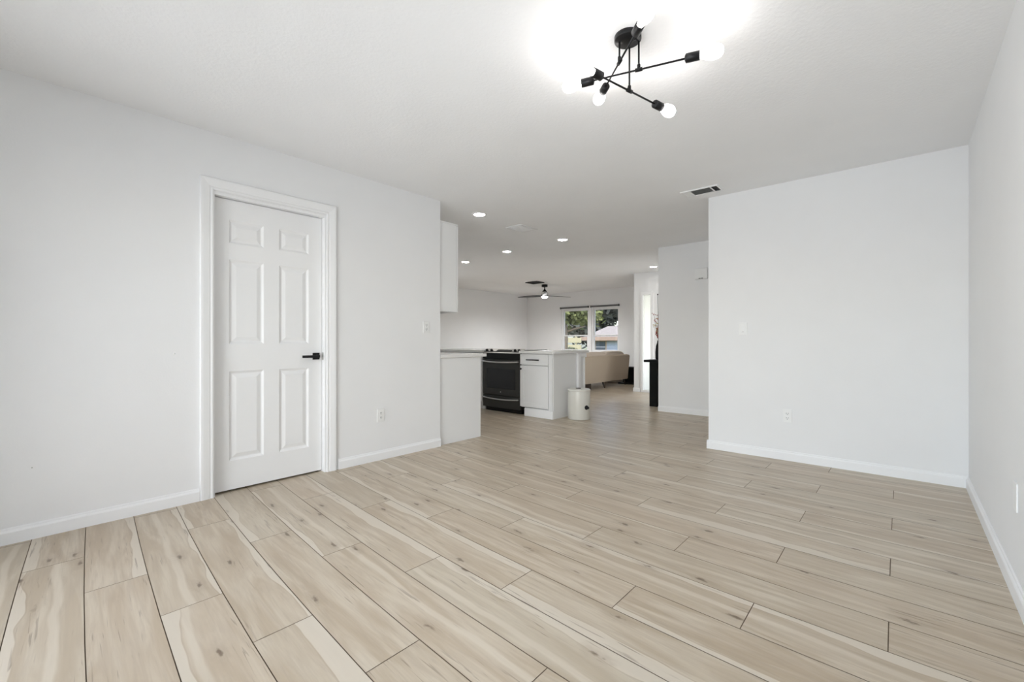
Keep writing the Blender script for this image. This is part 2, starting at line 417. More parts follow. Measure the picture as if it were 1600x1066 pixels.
door = leaf_mesh(LW, 2.012, .035, [(.993 - LY0, 1.216 - LY0), (1.322 - LY0, 1.541 - LY0)], [(.200, .822), (1.012, 1.598), (1.712, 1.872)])
d1 = obj('door_1', door, DOORP, loc=(LX, LY0, .014)); d1['kind'] = 'structure'; d1['label'] = 'white six panel interior door with black lever'
# handle: square rose, neck, flat lever pointing towards the hinge side
hb = bx(0, .009, .671, .724, .885, .938, bev=.0015)
hd = obj('door_handle', hb, BLACKM, d1); hd['label'] = 'matte black lever on a square rose'
lv = B(); tube(lv, [(.008, .697, .911), (.05, .697, .911)], .010, 16); box(lv, .038, .052, .575, .708, .901, .921, bev=.002)
obj('lever', lv, BLACKM, hd)
# jamb, stop and latch plate
jb = B(); JX0 = XW - T; 
box(jb, JX0, XW, DY0 - .001, LY0 - .003, 0, DZ); box(jb, JX0, XW, LY0 + LW + .003, DY1 + .001, 0, DZ); box(jb, JX0, XW, LY0 - .003, LY0 + LW + .003, 2.030, DZ)
box(jb, JX0, LX - .038, LY0 - .003, LY0 + .009, 0, 2.03); box(jb, JX0, LX - .038, LY0 + LW - .009, LY0 + LW + .003, 0, 2.03); box(jb, JX0, LX - .038, LY0 + .009, LY0 + LW - .009, 2.016, 2.03)
struct('door_jamb_1', jb, TRIM).name = 'trim_1'
struct('trim_2', bx(XW - .046, XW - .022, LY0 + LW + .0005, LY0 + LW + .003, .895, .955), VENTG, 'small metal strike plate on the door jamb')
def casing(name, y0, y1, ztop, w_=.072, t=.018):
    """mitred three sided casing round a door opening on the left wall (opening y0..y1, ztop)"""
    prof = [(0, 0), (0, .009), (.006, .012), (.012, .0125), (.020, .010), (.026, .013), (w_ - .016, t), (w_ - .004, t), (w_, t - .004), (w_, 0)]
    bm = B()
    path = [(y0, 0, -1, 0), (y0, ztop, -1, 1), (y1, ztop, 1, 1), (y1, 0, 1, 0)]
    rings = []
    for (y, z, sy, sz) in path: rings.append([bm.verts.new((XW + d, y + sy * o, z + (o if sz else 0))) for o, d in prof])
    for a, b in zip(rings, rings[1:]):
        for i in range(len(prof)):
            j = (i + 1) % len(prof); bm.faces.new((a[i], a[j], b[j], b[i]))
    bm.faces.new(rings[0]); bm.faces.new(rings[-1][::-1])
    return struct(name, bm, TRIM, 'moulded white casing round the door')
casing('trim_3', .890, 1.660, 2.055, w_=.078)
struct('trim_4', bx(XW - .60, XW - .125, DY0, DY1, 0.0, .0015), GAPSHADE, 'dark sheet painted as the shade in the gap under the door')  # thin sheet, shade under the door put in as colour

# ------------------------------------------------------------------ windows
def window_unit(name, x0, x1, y, z0, z1, label):
    """single hung sash unit: outer frame, two sashes, panes"""
    bm = B(); f = .045; d0, d1 = y + .03, y + .10
    box(bm, x0, x0 + f, d0, d1, z0, z1); box(bm, x1 - f, x1, d0, d1, z0, z1); box(bm, x0 + f, x1 - f, d0, d1, z1 - f, z1); box(bm, x0 + f, x1 - f, d0, d1, z0, z0 + f)
    root = struct(name, bm, TRIM, label)
    zm = z0 + (z1 - z0) * .375
    for (a, b, yy, nm) in ((z0 + f, zm + .02, d0 + .008, 'lower_sash'), (zm - .02, z1 - f, d0 + .036, 'upper_sash')):
        s = B(); g = .032; xa, xb = x0 + f + .001, x1 - f - .001
        box(s, xa, xa + g, yy, yy + .026, a, b); box(s, xb - g, xb, yy, yy + .026, a, b); box(s, xa + g, xb - g, yy, yy + .026, a, a + g); box(s, xa + g, xb - g, yy, yy + .026, b - g, b)
        so = obj(nm, s, TRIM, root)
        obj('pane', bx(xa + g, xb - g, yy + .010, yy + .014, a + g, b - g), GLASS, so)
    return root
window_unit('window_1', WX0, WX1, YB, WZ0, WZ1, 'left sash window with trees outside')
window_unit('window_2', WX2, WX3, YB, WZ0, WZ1, 'right sash window with the neighbouring roof outside')
struct('trim_5', bx(WX1, WX2, YB - .002, YB + .11, WZ0, WZ1), TRIM, 'white mullion between the two windows')
bm = B(); box(bm, WX0 - .02, WX3 + .02, YB - .03, YB + .03, WZ0 - .02, WZ0 + .004, bev=.004); struct('trim_6', bm, TRIM, 'white window sill')
for nm_, xa, xb, lb in (('a', WX0, WX1, 'rolled grey window shade above the left sash window'), ('b', WX2, WX3, 'rolled grey window shade above the right sash window')):
    t = thing('roller_shade', lb, 'window shade', ((xa + xb) / 2, YB - .03, WZ1 + .015), 0, 'rolled shades over the living room windows')
    h = (xb - xa) / 2
    s = B(); tube(s, [(-h, 0, 0), (h, 0, 0)], .022, 16); obj('shade_roll', s, mat('shade_fabric', (.16, .16, .165, 1), .8), t)
    for sg in (-1, 1): obj('bracket', bx(sg * h - .004, sg * h + .004, -.024, .0295, -.026, .026), GUN, t)
# narrow frosted sidelight in the entry wall
bm = B(); y = 8.53
for (a, b, c, d) in ((SX0 - .04, SX0 + .012, 0.0, 2.05), (SX1 - .012, SX1 + .045, 0.0, 2.05)): box(bm, a, b, y, 8.60, c, d, bev=.003)
box(bm, SX0 + .0125, SX1 - .0125, y, 8.60, 1.985, 2.05, bev=.003); box(bm, SX0 + .0125, SX1 - .0125, y, 8.60, 0.0, .05, bev=.003)
w3 = struct('window_3', bm, TRIM, 'tall narrow frosted sidelight in the entry')
obj('pane', bx(SX0 + .0125, SX1 - .0125, 8.585, 8.592, .05, 1.985), FROST, w3)
# unseen sliding patio door, assumed behind the camera to let daylight in
bm = B()
for a, b in ((-2.9, -2.84), (.14, .20), (-1.39, -1.31)): box(bm, a, b, -.90, -.83, .03, 2.08)
for a, b in ((-2.84, -1.39), (-1.31, .14)): box(bm, a, b, -.90, -.83, 2.01, 2.08); box(bm, a, b, -.90, -.83, .03, .08)
d2 = struct('door_assumed', bm, TRIM, 'unseen sliding glass patio door assumed behind the camera')
for a, b in ((-2.84, -1.39), (-1.31, .14)): obj('pane', bx(a, b, -.868, -.862, .08, 2.01), GLASS, d2)
bm = B()  # unseen glazed door, added to bring light into the living room
for a, b in ((6.8, 6.86), (8.24, 8.30)): box(bm, -2.40, -2.33, a, b, .05, 2.1)
box(bm, -2.40, -2.33, 6.86, 8.24, 2.04, 2.1); box(bm, -2.40, -2.33, 6.86, 8.24, .05, .11); box(bm, -2.40, -2.33, 7.52, 7.58, .11, 2.04)
d3 = struct('door_added', bm, TRIM, 'unseen glazed door added behind the hall wall to let light in')
for a, b in ((6.86, 7.52), (7.58, 8.24)): obj('pane', bx(-2.37, -2.364, a, b, .11, 2.04), GLASS, d3)
# kitchen side window, added out of the frame to bring in light
bm = B()
for a, b in ((3.5, 3.55), (6.25, 6.30), (4.87, 4.93)): box(bm, XK - .09, XK - .03, a, b, .8, 2.05)
for a, b in ((3.55, 4.87), (4.93, 6.25)): box(bm, XK - .09, XK - .03, a, b, .8, .85); box(bm, XK - .09, XK - .03, a, b, 2.0, 2.05)
w4 = struct('window_added', bm, TRIM, 'unseen kitchen side window added to bring in light')
for a, b in ((3.55, 4.87), (4.93, 6.25)): obj('pane', bx(XK - .062, XK - .057, a, b, .85, 2.0), GLASS, w4)

# ------------------------------------------------------------------ wall plates
def plate(name, label, cat, loc, normal, kind, group=None):
    """wall plate in local coords facing -Y, turned to the wall normal"""
    rz = {(0, -1): 0, (1, 0): PI / 2, (-1, 0): -PI / 2}[normal]
    t = thing(name, label, cat, loc, rz, group)
    wd = .035
    obj('cover_plate', bx(-wd, wd, -.006, 0, -.058, .058, bev=.002), PLATE, t)
    if kind == 'outlet':
        for s in (-1, 1):
            r = B(); box(r, -.0165, .0165, -.0085, -.0055, s * .0195 - .014, s * .0195 + .014, bev=.0012); ro = obj('receptacle', r, PLATE, t)
            s_ = B(); z = s * .0195
            box(s_, -.0085, -.0060, -.0092, -.0080, z - .002, z + .008); box(s_, .0060, .0085, -.0092, -.0080, z - .002, z + .008)
            lathe(s_, [(.0028, 0), (.0028, .0012)], (0, -.0080, z - .008), (0, -1, 0), 12, False)
            obj('slots', s_, SLOT, ro)
    elif kind == 'rocker':
        obj('rocker', bx(-.0165, .0165, -.0095, -.0055, -.033, .033, bev=.0015), PLATE, t)
        obj('indicator', bx(-.006, .006, -.0102, -.0090, -.030, -.026), VENTG, t)
    return t
plate('power_outlet', 'white double outlet low on the wall right of the door', 'outlet', (XW, 2.15, .391), (1, 0), 'outlet')
plate('power_outlet', 'white double outlet at counter height beside the left wall corner', 'outlet', (XW, 2.645, 1.178), (1, 0), 'outlet')
plate('power_outlet', 'white double outlet low on the partition wall facing the camera', 'outlet', (-.762, YF, .39), (0, -1), 'outlet')
plate('light_switch', 'white rocker dimmer switch on the partition wall near its free corner', 'switch', (-1.116, YF, 1.159), (0, -1), 'rocker')
plate('wall_jack', 'white cover plate on the right wall above the baseboard', 'wall plate', (XR, 2.715, .411), (-1, 0), 'blank')
for i, (yy, zz, lb) in enumerate(((.676, .965, 'tiny drywall anchor in the wall just left of the door casing'), (.068, .376, 'tiny dark nail hole low on the far left wall'))):
    s = B(); lathe(s, [(.0065 if i == 0 else .003, 0), (.0055 if i == 0 else .003, .002), (.0015, .003)], (0, 0, 0), (1, 0, 0), 14)
    tag(obj('wall_screw', s, PLATE if i == 0 else VENTG, loc=(XW, yy, zz)), lb, 'screw')
# chime box on the hall wall
t = thing('door_chime', 'small white rectangular box mounted high on the hall wall beside the partition edge', 'chime', (-2.115, 6.40, 1.985))
obj('housing', bx(-.085, .085, -.05, 0, -.075, .075, bev=.008), PLATE, t)
obj('grille_slot', bx(-.028, -.002, -.0515, -.049, -.070, -.062), VENTD, t); obj('grille_slot', bx(.004, .03, -.0515, -.049, -.070, -.062), VENTD, t)

# ------------------------------------------------------------------ ceiling fittings
def downlight(x, y, label):
    t = thing('recessed_light', label, 'ceiling light', (x, y, CZ), 0, 'round recessed ceiling lights')
    r = B(); lathe(r, [(.082, 0), (.082, -.003), (.078, -.006), (.064, -.007), (.060, -.004), (.060, 0)], seg=36); obj('trim_ring', r, PLATE, t)
    r = B(); lathe(r, [(.0595, -.001), (.0595, -.004), (.03, -.0055), (0, -.006)], seg=36); obj('lens', r, LENS, t)
for x, y, lb in ((-3.494, 3.404, 'recessed round ceiling light nearest the left wall corner'),
                 (-3.509, 5.01, 'recessed round ceiling light above the right end of the counter'),
                 (-4.621, 5.098, 'recessed round ceiling light above the stove'),
                 (-5.77, 5.28, 'recessed round ceiling light beside the upper cabinet edge'),
                 (-3.517, 7.977, 'recessed round ceiling light in front of the entry sidelight')): downlight(x, y, lb)
t = thing('ceiling_vent', 'white three section ceiling vent above the partition wall corner', 'vent', (-1.405, 4.236, CZ))
v = B(); x0, x1, y0, y1 = -.165, .165, -.088, .088
secs = [(-.148, -.092), (-.078, .093), (.105, .152)]
cuts = [x0] + [c for s in secs for c in s] + [x1]
for a, b in ((x0, secs[0][0]), (secs[0][1], secs[1][0]), (secs[1][1], secs[2][0]), (secs[2][1], x1)): box(v, a, b, y0, y1, -.010, 0)
for a, b in secs: box(v, a, b, y0, y0 + .014, -.010, 0); box(v, a, b, y1 - .014, y1, -.010, 0)
obj('vent_frame', v, PLATE, t)
v = B()
for a, b in secs: box(v, a, b, y0 + .014, y1 - .014, -.0012, -.0004)
obj('vent_throat', v, VENTD, t)
for (a, b), m_, n in zip(secs, (PLATE, VENTG, VENTD), (4, 9, 5)):
    v = B()
    for k in range(n):
        if m_ is VENTG:
            yy = y0 + .016 + (y1 - y0 - .032) * (k + .5) / n; prism(v, [(yy - .007, -.009), (yy - .005, -.009), (yy + .004, -.003), (yy + .002, -.003)], a, b, 'X')
        else:
            xx = a + (b - a) * (k + .5) / n; h_ = (b - a) / n * (.62 if m_ is PLATE else .3); prism(v, [(xx - h_, -.009), (xx - h_ + .002, -.009), (xx + h_, -.003), (xx + h_ - .002, -.003)], y0 + .014, y1 - .014, 'Y')
    obj('louvres', v, m_, t)
t = thing('ceiling_register', 'flat square white ceiling register between the recessed lights', 'vent', (-3.53, 4.17, CZ))
v = B(); box(v, -.125, .125, -.16, .16, -.008, 0, bev=.003); obj('register_frame', v, WALL, t)
v = B()
for k in range(10): box(v, -.1, .1, -.13 + k * .027, -.113 + k * .027, -.0125, -.008)
obj('louvres', v, WALL, t)
t = thing('return_vent', 'dark ceiling vent beside the ceiling fan mount', 'vent', (-6.54, 8.2, CZ))
v = B(); 
for a in ((-.17, -.15, -.15, .15), (.15, .17, -.15, .15), (-.15, .15, -.15, -.13), (-.15, .15, .13, .15)): box(v, *a, -.022, 0)
obj('vent_frame', v, GUN, t)
v = B(); box(v, -.15, .15, -.13, .13, -.004, -.001)
for k in range(8): box(v, -.15, .15, -.115 + k * .031, -.108 + k * .031, -.018, -.004)
obj('louvres', v, VENTD, t)

# ceiling fan in the living room
t = thing('ceiling_fan', 'black ceiling fan with thin dark blades and white light', 'ceiling fan', (-6.653, 8.73, CZ), YAW)
f = B(); lathe(f, [(.075, 0), (.075, -.055), (.06, -.06), (.02, -.062)]); obj('canopy', f, BLACKM, t)
f = B(); lathe(f, [(.014, -.06), (.014, -.12)], seg=16); obj('downrod', f, BLACKM, t)
f = B(); lathe(f, [(.018, -.11), (.03, -.135), (.055, -.16), (.062, -.175), (.03, -.178)]); obj('motor_cover', f, BLACKM, t)
f = B(); lathe(f, [(.062, -.176), (.075, -.19), (.075, -.235), (.07, -.245)]); obj('motor_band', f, mat('fan_band_nickel', (.75, .74, .72, 1), .35, metal=.6), t)
f = B(); lathe(f, [(.07, -.243), (.088, -.25), (.088, -.285), (.085, -.29), (.03, -.292)]); hub = obj('motor_hub', f, BLACKM, t)
f = B(); lathe(f, [(.08, -.290), (.08, -.305), (.07, -.325), (.045, -.335), (0, -.338)]); obj('light_lens', f, FANL, t)
fan_lamp = light('fan_lamp', 'SPOT', (-6.653, 8.73, CZ - .345), 150, (.98, .99, 1), spot_size=math.radians(172), spot_blend=.6, shadow_soft_size=0.0)
for k in range(3):
    f = B(); ang = math.radians(28 + 120 * k); n = 8; prev = None
    for i in range(n + 1):
        s = i / n; r = .07 + s * .70; wd_ = (.035 + .035 * math.sin(PI * min(1, s * 1.1) ** .8)) * (1 if s < 1 else .6); tw = math.radians(13 * (1 - .5 * s))
        dx, dy = math.cos(ang), math.sin(ang); px, py = -dy, dx
        ring = []
        for (e, zz) in ((-1, -.003), (1, -.003), (1, .003), (-1, .003)):
            ring.append(f.verts.new((dx * r + px * e * wd_ * math.cos(tw), dy * r + py * e * wd_ * math.cos(tw), -.272 + e * wd_ * math.sin(tw) + zz)))
        if prev:
            for q in range(4): f.faces.new((prev[q], prev[(q + 1) % 4], ring[(q + 1) % 4], ring[q]))
        else: f.faces.new(ring)
        prev = ring
    f.faces.new(prev[::-1]); obj('fan_blade', f, BLACKM, t)

# sputnik-style ceiling lamp: canopy, three stems, three crossing rods with a socket and bulb at both ends
LC = Vector((-.944, 1.864, CZ))
t = thing('ceiling_lamp', 'black three rod ceiling lamp with six bare globe bulbs', 'ceiling lamp', LC)
f = B(); lathe(f, [(.060, 0), (.060, -.020), (.0585, -.022), (0, -.022)], seg=48); obj('canopy', f, BLACKM, t)
def lamp_rod(joint, h, d, half_a, half_b, sideb):
    """rod through the stem joint at height h, direction d (unit xy); arms half_a, half_b"""
    z = CAM_H + h - CZ; j = Vector((joint[0] - LC.x, joint[1] - LC.y, z)); d = Vector((d[0], d[1], 0)).normalized()
    s = B(); tube(s, [(j.x, j.y, -.021), (j.x, j.y, z + .012)], .0042, 12); st = obj('stem', s, BLACKM, t)
    s = B(); lathe(s, [(.0075, 0), (.0075, .018), (.0055, .022)], (j.x, j.y, z + .004), (0, 0, 1), 16); tube(s, [j - d * .016, j + d * .016], .0085, 16); obj('joint', s, BLACKM, st)
    s = B(); tube(s, [j - d * half_a, j + d * half_b], .0042, 12); ro = obj('rod', s, BLACKM, t)
    for sg, L in ((-1, half_a), (1, half_b)):
        a = j + d * sg * L; dd = d * sg
        s = B(); lathe(s, [(.008, -.004), (.0155, -.001), (.0195, .002), (.0195, .056), (.0175, .058), (.0165, .052), (.0165, .03), (0, .03)], a, dd, 28); obj('socket', s, BLACKM, t)
        s = B(); lathe(s, [(.0125, .040), (.0135, .056), (.0165, .066), (.0235, .083), (.0285, .100), (.030, .116), (.0285, .130), (.023, .142), (.013, .150), (0, .153)], a, dd, 28)
        obj('bulb', s, BULB, t)
lamp_rod((-.977, 1.847), 1.281, (.745, -.675 * 1.0), .19, .19, 1)
lamp_rod((-.909, 1.903), 1.244, (.882, .285), .21, .20, 1)
lamp_rod((-.961, 1.914), 1.171, (.22, 1.0), .19, .19, 1)

# ------------------------------------------------------------------ kitchen
XE = -3.472
# left base cabinet (seen from its end)
t = thing('base_cabinet', 'white base cabinet end panel beside the left wall corner', 'cabinet', (-4.0, 3.115, 0))
obj('body', bx(-.60, .51, -.29, .265, .10, .872), CAB, t)
obj('end_panel', bx(.51, .528, -.29, .285, 0, .872), CAB, t)
obj('toe_kick', bx(-.60, .51, -.29, .20, 0, .10), CAB, t)
for k in range(2):
    x0 = -.595 + k * .55; obj('door', bx(x0, x0 + .54, .266, .284, .11, .70, bev=.002), CAB, t); obj('drawer', bx(x0, x0 + .54, .266, .284, .71, .865, bev=.002), CAB, t)
s = B(); box(s, -4.65, -3.452, 2.825, 3.475, .8745, .908, bev=.003); tag(obj('countertop', s, QUARTZ), 'white quartz countertop on the near left cabinet', 'countertop')
# upper cabinet
t = thing('upper_cabinet', 'white upper cabinet hanging at the end of the left wall', 'cabinet', (-3.85, YE, 1.345))
obj('body', bx(-.60, .385, .002, .225, 0, .893), CAB, t)
for k in range(2): obj('door', bx(-.60 + k * .495, -.11 + k * .495, .228, .247, -.004, .889, bev=.002), CAB, t)
obj('crown', bx(-.60, .392, .002, .236, .893, .905), CAB, t)

# slide-in range
SX, SYF = -4.437, 4.755
t = thing('range', 'black stainless slide-in kitchen range between white cabinets', 'stove', (SX, SYF, 0))
hw = .372
obj('body', bx(-hw, hw, .03, .62, .06, .895), BSTEEL, t)
obj('toe_kick', bx(-hw + .02, hw - .01, .06, .58, 0, .06), PLAST, t)
s = B(); box(s, -hw - .004, hw + .004, .10, .64, .905, .916, bev=.003); obj('cooktop', s, BGLASS, t)
# control console: sloped bright fascia over a black face
s = B(); prism(s, [(.0, .868), (.11, .930), (.11, .90), (.012, .862)], -hw, hw, 'X'); con = obj('control_panel', s, BSTEEL2, t)
s = B(); prism(s, [(.027, .8835), (.085, .9162), (.085, .9185), (.027, .8858)], -.13, .17, 'X'); obj('display', s, BGLASS, con)
for kx in (-.325, -.225, .245, .32):
    s = B(); lathe(s, [(.024, 0), (.024, .006), (.020, .010), (.019, .026), (.015, .029), (0, .029)], (kx, .05, .897), (0, -.49, .87), 20); obj('knob', s, PLAST, con)
obj('fascia', bx(-hw, hw, .004, .03, .775, .868, bev=.003), PLAST, t)
s = B(); box(s, -hw + .004, hw - .004, .0, .028, .245, .772, bev=.004); dr = obj('oven_door', s, BSTEEL, t)
obj('oven_window', bx(-.285, .285, -.0035, .001, .345, .635, bev=.0015), BGLASS, dr)
def arc_handle(z, y, bow, nm, parent, r=.011, sz=0):
    s = B(); pts = []
    for i in range(17):
        q = -1 + i / 8; pts.append((q * (hw - .03), y - bow * (1 - q * q), z - sz * (1 - q * q)))
    pts = [(pts[0][0], .005, z)] + pts + [(pts[-1][0], .005, z)]
    tube(s, pts, r, 12); o = obj(nm, s, BSTEEL2, parent)
arc_handle(.745, -.028, .02, 'handle', dr, sz=.012)
s = B(); box(s, -hw + .004, hw - .004, 0, .028, .062, .233, bev=.004); dw = obj('storage_drawer', s, BSTEEL, t)
arc_handle(.205, -.02, .018, 'handle', dw, r=.010, sz=.014)
s = B(); lathe(s, [(.010, 0), (.010, .001), (0, .0012)], (0.0, 0, .297), (0, -1, 0), 20); obj('badge', s, BSTEEL2, dr)

# cabinet right of the range
t = thing('base_cabinet', 'white shaker base cabinet with one drawer right of the stove', 'cabinet', (-3.79, 4.755, 0))
obj('body', bx(-.272, .290, .034, .60, .115, .872), CAB, t); obj('face_frame', bx(.230, .290, .004, .0335, .115, .872), CAB, t)
def shaker(x0, x1, z0, z1, rail, nm, parent):
    s = B()
    box(s, x0, x0 + rail, 0, .019, z0, z1, bev=.0012); box(s, x1 - rail, x1, 0, .019, z0, z1, bev=.0012)
    box(s, x0 + rail, x1 - rail, 0, .019, z0, z0 + rail, bev=.0012); box(s, x0 + rail, x1 - rail, 0, .019, z1 - rail, z1, bev=.0012)
    box(s, x0 + rail - .002, x1 - rail + .002, .007, .018, z0 + rail - .002, z1 - rail + .002)
    return obj(nm, s, CAB, parent)
dwr = shaker(-.268, .224, .716, .862, .032, 'drawer', t)
s = B(); tube(s, [(-.135, -.03, .785), (.085, -.03, .785)], .0085, 10); tube(s, [(-.11, 0, .785), (-.11, -.03, .785)], .005, 8); tube(s, [(.06, 0, .785), (.06, -.03, .785)], .005, 8); obj('bar_handle', s, PLAST, dwr)
drr = shaker(-.268, .224, .128, .702, .062, 'door', t)
s = B(); lathe(s, [(.006, 0), (.006, .014), (.014, .020), (.014, .026), (0, .028)], (-.240, 0, .655), (0, -1, 0), 16); obj('knob', s, BLACKM, drr)
obj('toe_kick', bx(-.19, .290, .008, .03, 0, .114), CAB, t)
obj('kick_board', bx(-.188, .302, -.004, .008, 0, .105, bev=.002), TRIM, t)
obj('end_panel', bx(.291, .30, .02, .56, 0, .872), CAB, t)
# pony wall behind the cabinets, with corner post and trim
struct('wall_pony', bx(-6.2, XE - .02, 5.39, 5.52, 0, .872), WALL, 'half wall behind the kitchen peninsula')
struct('trim_7', bx(XE - .045, XE + .012, 5.33, 5.39, 0, .872), TRIM, 'white corner post of the half wall')
struct('trim_8', bx(XE - .02, XE - .005, 5.515, 5.535, 0, .872), TRIM, 'thin white trim edge of the half wall')
bm = B(); box(bm, XE - .03, XE + .004, 5.395, 5.56, .81, .872, bev=.003); struct('trim_9', bm, TRIM, 'small white cap moulding under the counter end')
# cabinets left of the range
t = thing('base_cabinet', 'white base cabinet left of the stove, mostly hidden by the near counter', 'cabinet', (-5.5, 4.755, 0))
obj('body', bx(-.7, .682, .02, .60, .115, .872), CAB, t); obj('toe_kick', bx(-.7, .682, .07, .09, 0, .114), CAB, t)
for k in range(2): shaker(-.695 + k * .69, -.015 + k * .69, .128, .862, .062, 'door', t)
# continuous peninsula top with the range let into it
s = B(); cx0, cx1 = SX - hw - .006, SX + hw + .006
prism(s, [(-6.2, 4.725), (cx0, 4.725), (cx0, 5.40), (cx1, 5.40), (cx1, 4.725), (-3.470, 4.725), (-3.452, 4.743), (-3.452, 5.60), (-6.2, 5.60)], .8745, .908, 'Z')
tag(obj('countertop', s, QUARTZ), 'white quartz peninsula countertop running round the stove', 'countertop')

# ------------------------------------------------------------------ white pedal bin
t = thing('waste_bin', 'white cylindrical waste bin on the floor at the peninsula end', 'bin', (-3.285, 5.075, 0))
s = B(); lathe(s, [(.148, 0), (.151, .006), (.150, .372), (.149, .376)], seg=48); obj('body', s, BINW, t)
s = B(); lathe(s, [(.152, .376), (.153, .386), (.149, .398), (.135, .403), (.06, .404), (0, .404)], seg=48); obj('lid', s, BINW, t)
s = B(); lathe(s, [(.036, .402), (.036, .409), (.03, .412), (0, .412)], seg=24); obj('lid_knob', s, GUN, t).location = (-.01, 0, 0)
s = B(); a = math.radians(-18); dx, dy = math.cos(a), math.sin(a)
tube(s, [(dx * .145, dy * .145, .165), (dx * .19, dy * .19, .165)], .017, 14); lathe(s, [(.028, 0), (.030, .006), (.026, .012), (0, .013)], (dx * .188 * .80, dy * .188 * .80, .165), (dx, dy, 0), 18)
obj('side_knob', s, GUN, t)

# ------------------------------------------------------------------ living room
SB = -4.90
t = thing('sofa', 'beige fabric sofa seen from behind, on dark splayed legs', 'sofa', (SB, 8.48, 0))
s0, s1 = -1.33, 1.31
s = B(); prism(s, [(0, .71), (-.09, .735), (-.26, .42), (-.26, .15), (-.055, .14)], s0, s1, 'Y'); bmesh.ops.bevel(s, geom=s.edges[:], offset=.012, segments=2, affect='EDGES'); obj('backrest', s, SOFA, t)
s = B(); box(s, -.90, -.265, s0 + .16, s1 - .16, .15, .30, bev=.02); obj('seat_base', s, SOFA, t)
for k in range(3):
    w_ = (s1 - s0 - .32) / 3; y0 = s0 + .16 + k * w_
    s = B(); sag_box(s, -.89, -.40, y0 + .005, y0 + w_ - .005, .30, .45, .05, .015); obj('seat_cushion', s, SOFAC, t)
wc = (s1 - s0 - .06) / 3
for k in range(3):
    y0 = s0 + .03 + k * wc
    s = B(); sag_box(s, -.42, -.105, y0 + .004, y0 + wc - .004, .44, .785, .075, .022); obj('back_cushion', s, SOFAC, t)
for sg, y0 in ((0, s0), (1, s1 - .15)):
    s = B(); box(s, -.90, -.27, y0, y0 + .15, .15, .60, bev=.03); obj('armrest', s, SOFA, t)
for (lx, ly, ex, ey) in ((-.12, s0 + .25, .03, -.02), (-.12, .23, .05, 0), (-.12, s1 - .10, .03, .03), (-.82, s0 + .2, -.05, -.04), (-.82, .23, -.05, 0), (-.82, s1 - .15, -.05, .04)):
    s = B(); tube(s, [(lx, ly, .155), (lx + ex, ly + ey, 0)], [.024, .012], 12); obj('leg', s, DWOOD, t)
s = B(); box(s, -.34, -.07, s0 + .35, -.33, .004, .139, bev=.004); obj('plinth_shadow_box', s, DWOOD, t)  # one dark block for the wood plinth and the shadow under the sofa
s = B(); box(s, -8.1, -5.9, 7.9, 9.8, .0005, .018, bev=.006); tag(obj('area_rug', s, RUG), 'cream area rug on the floor beyond the sofa', 'rug')
s = B(); lathe(s, [(0, .001), (.26, .001), (.30, .02), (.32, .06), (.30, .10), (.22, .125), (0, .135)], seg=36); tag(obj('floor_cushion', s, RUG, loc=(-5.56, 10.17, 0)), 'round cream floor cushion on the floor behind the far sofa end', 'cushion')
# black sub-woofer like box by the far wall corner
t = thing('media_box', 'black box shaped cabinet standing between sofa and entry wall', 'cabinet', (-5.0, 10.05, 0))
s = B(); box(s, -.14, .16, -.17, .17, .04, .41, bev=.006); obj('housing', s, BWOOD, t)
s = B(); box(s, -.26, .17, -.20, .20, .0, .03, bev=.006); obj('base_plate', s, GUN, t)
s = B(); box(s, -.10, .12, -.13, .13, .0305, .0395); obj('neck', s, PLAST, t)

# black console with vase
t = thing('console_table', 'black slab-sided console table behind the hall wall end', 'table', (-2.75, 6.93, 0))
s = B(); box(s, -.395, .30, -.17, .17, .705, .742, bev=.002); obj('tabletop', s, BWOOD, t)
for a, b in ((-.305, -.18), (.13, .255)):
    s = B(); box(s, a, b, -.155, .155, .0, .7045, bev=.002); obj('leg', s, BWOOD, t)
s = B(); box(s, -.1795, .1295, .10, .14, .55, .70); obj('apron', s, BWOOD, t)
VX, VY = -3.0, 7.0
t = thing('flower_vase', 'slim black vase of dry reddish branches on the black console', 'vase', (VX, VY, .7425))
s = B(); lathe(s, [(.040, 0), (.048, .02), (.05, .12), (.042, .22), (.022, .28), (.02, .305), (.024, .312)], seg=28); obj('vase_body', s, BWOOD, t)
rnd = random.Random(4)
for k in range(12):
    a = rnd.random() * 2 * PI; lean = rnd.uniform(.02, .10); h = rnd.uniform(.45, .80)
    pts = [(0, 0, .27)] + [(math.cos(a) * lean * q ** 1.4 + rnd.uniform(-.004, .004), math.sin(a) * lean * q ** 1.4, .30 + (h - .30) * q) for q in (.25, .5, .75, 1)]
    s = B(); tube(s, pts, [.003, .003, .0025, .002, .0015], 6)
    br = obj('branch', s, BARK, t); f = B()
    for j in range(14):
        q = rnd.uniform(.35, 1); p = Vector((math.cos(a) * lean * q ** 1.4, math.sin(a) * lean * q ** 1.4, .30 + (h - .30) * q)) + Vector((rnd.uniform(-.022, .022), rnd.uniform(-.022, .022), rnd.uniform(-.01, .01)))
        lathe(f, [(0, -.010), (.006, -.004), (.007, .002), (.004, .009), (0, .012)], p, (rnd.uniform(-1, 1), rnd.uniform(-1, 1), 1), 7)
    obj('blossoms', f, BLOSS if k % 3 else BLOSY, br)
s = B(); tube(s, [(0, 0, .27), (-.004, 0, .6), (-.012, 0, .9), (-.014, 0, 1.06)], [.004, .004, .0035, .003], 8); lathe(s, [(0, -.012), (.010, 0), (.008, .012), (0, .02)], (-.014, 0, 1.06), (0, 0, 1), 12); obj('tall_stalk', s, GUN, t)

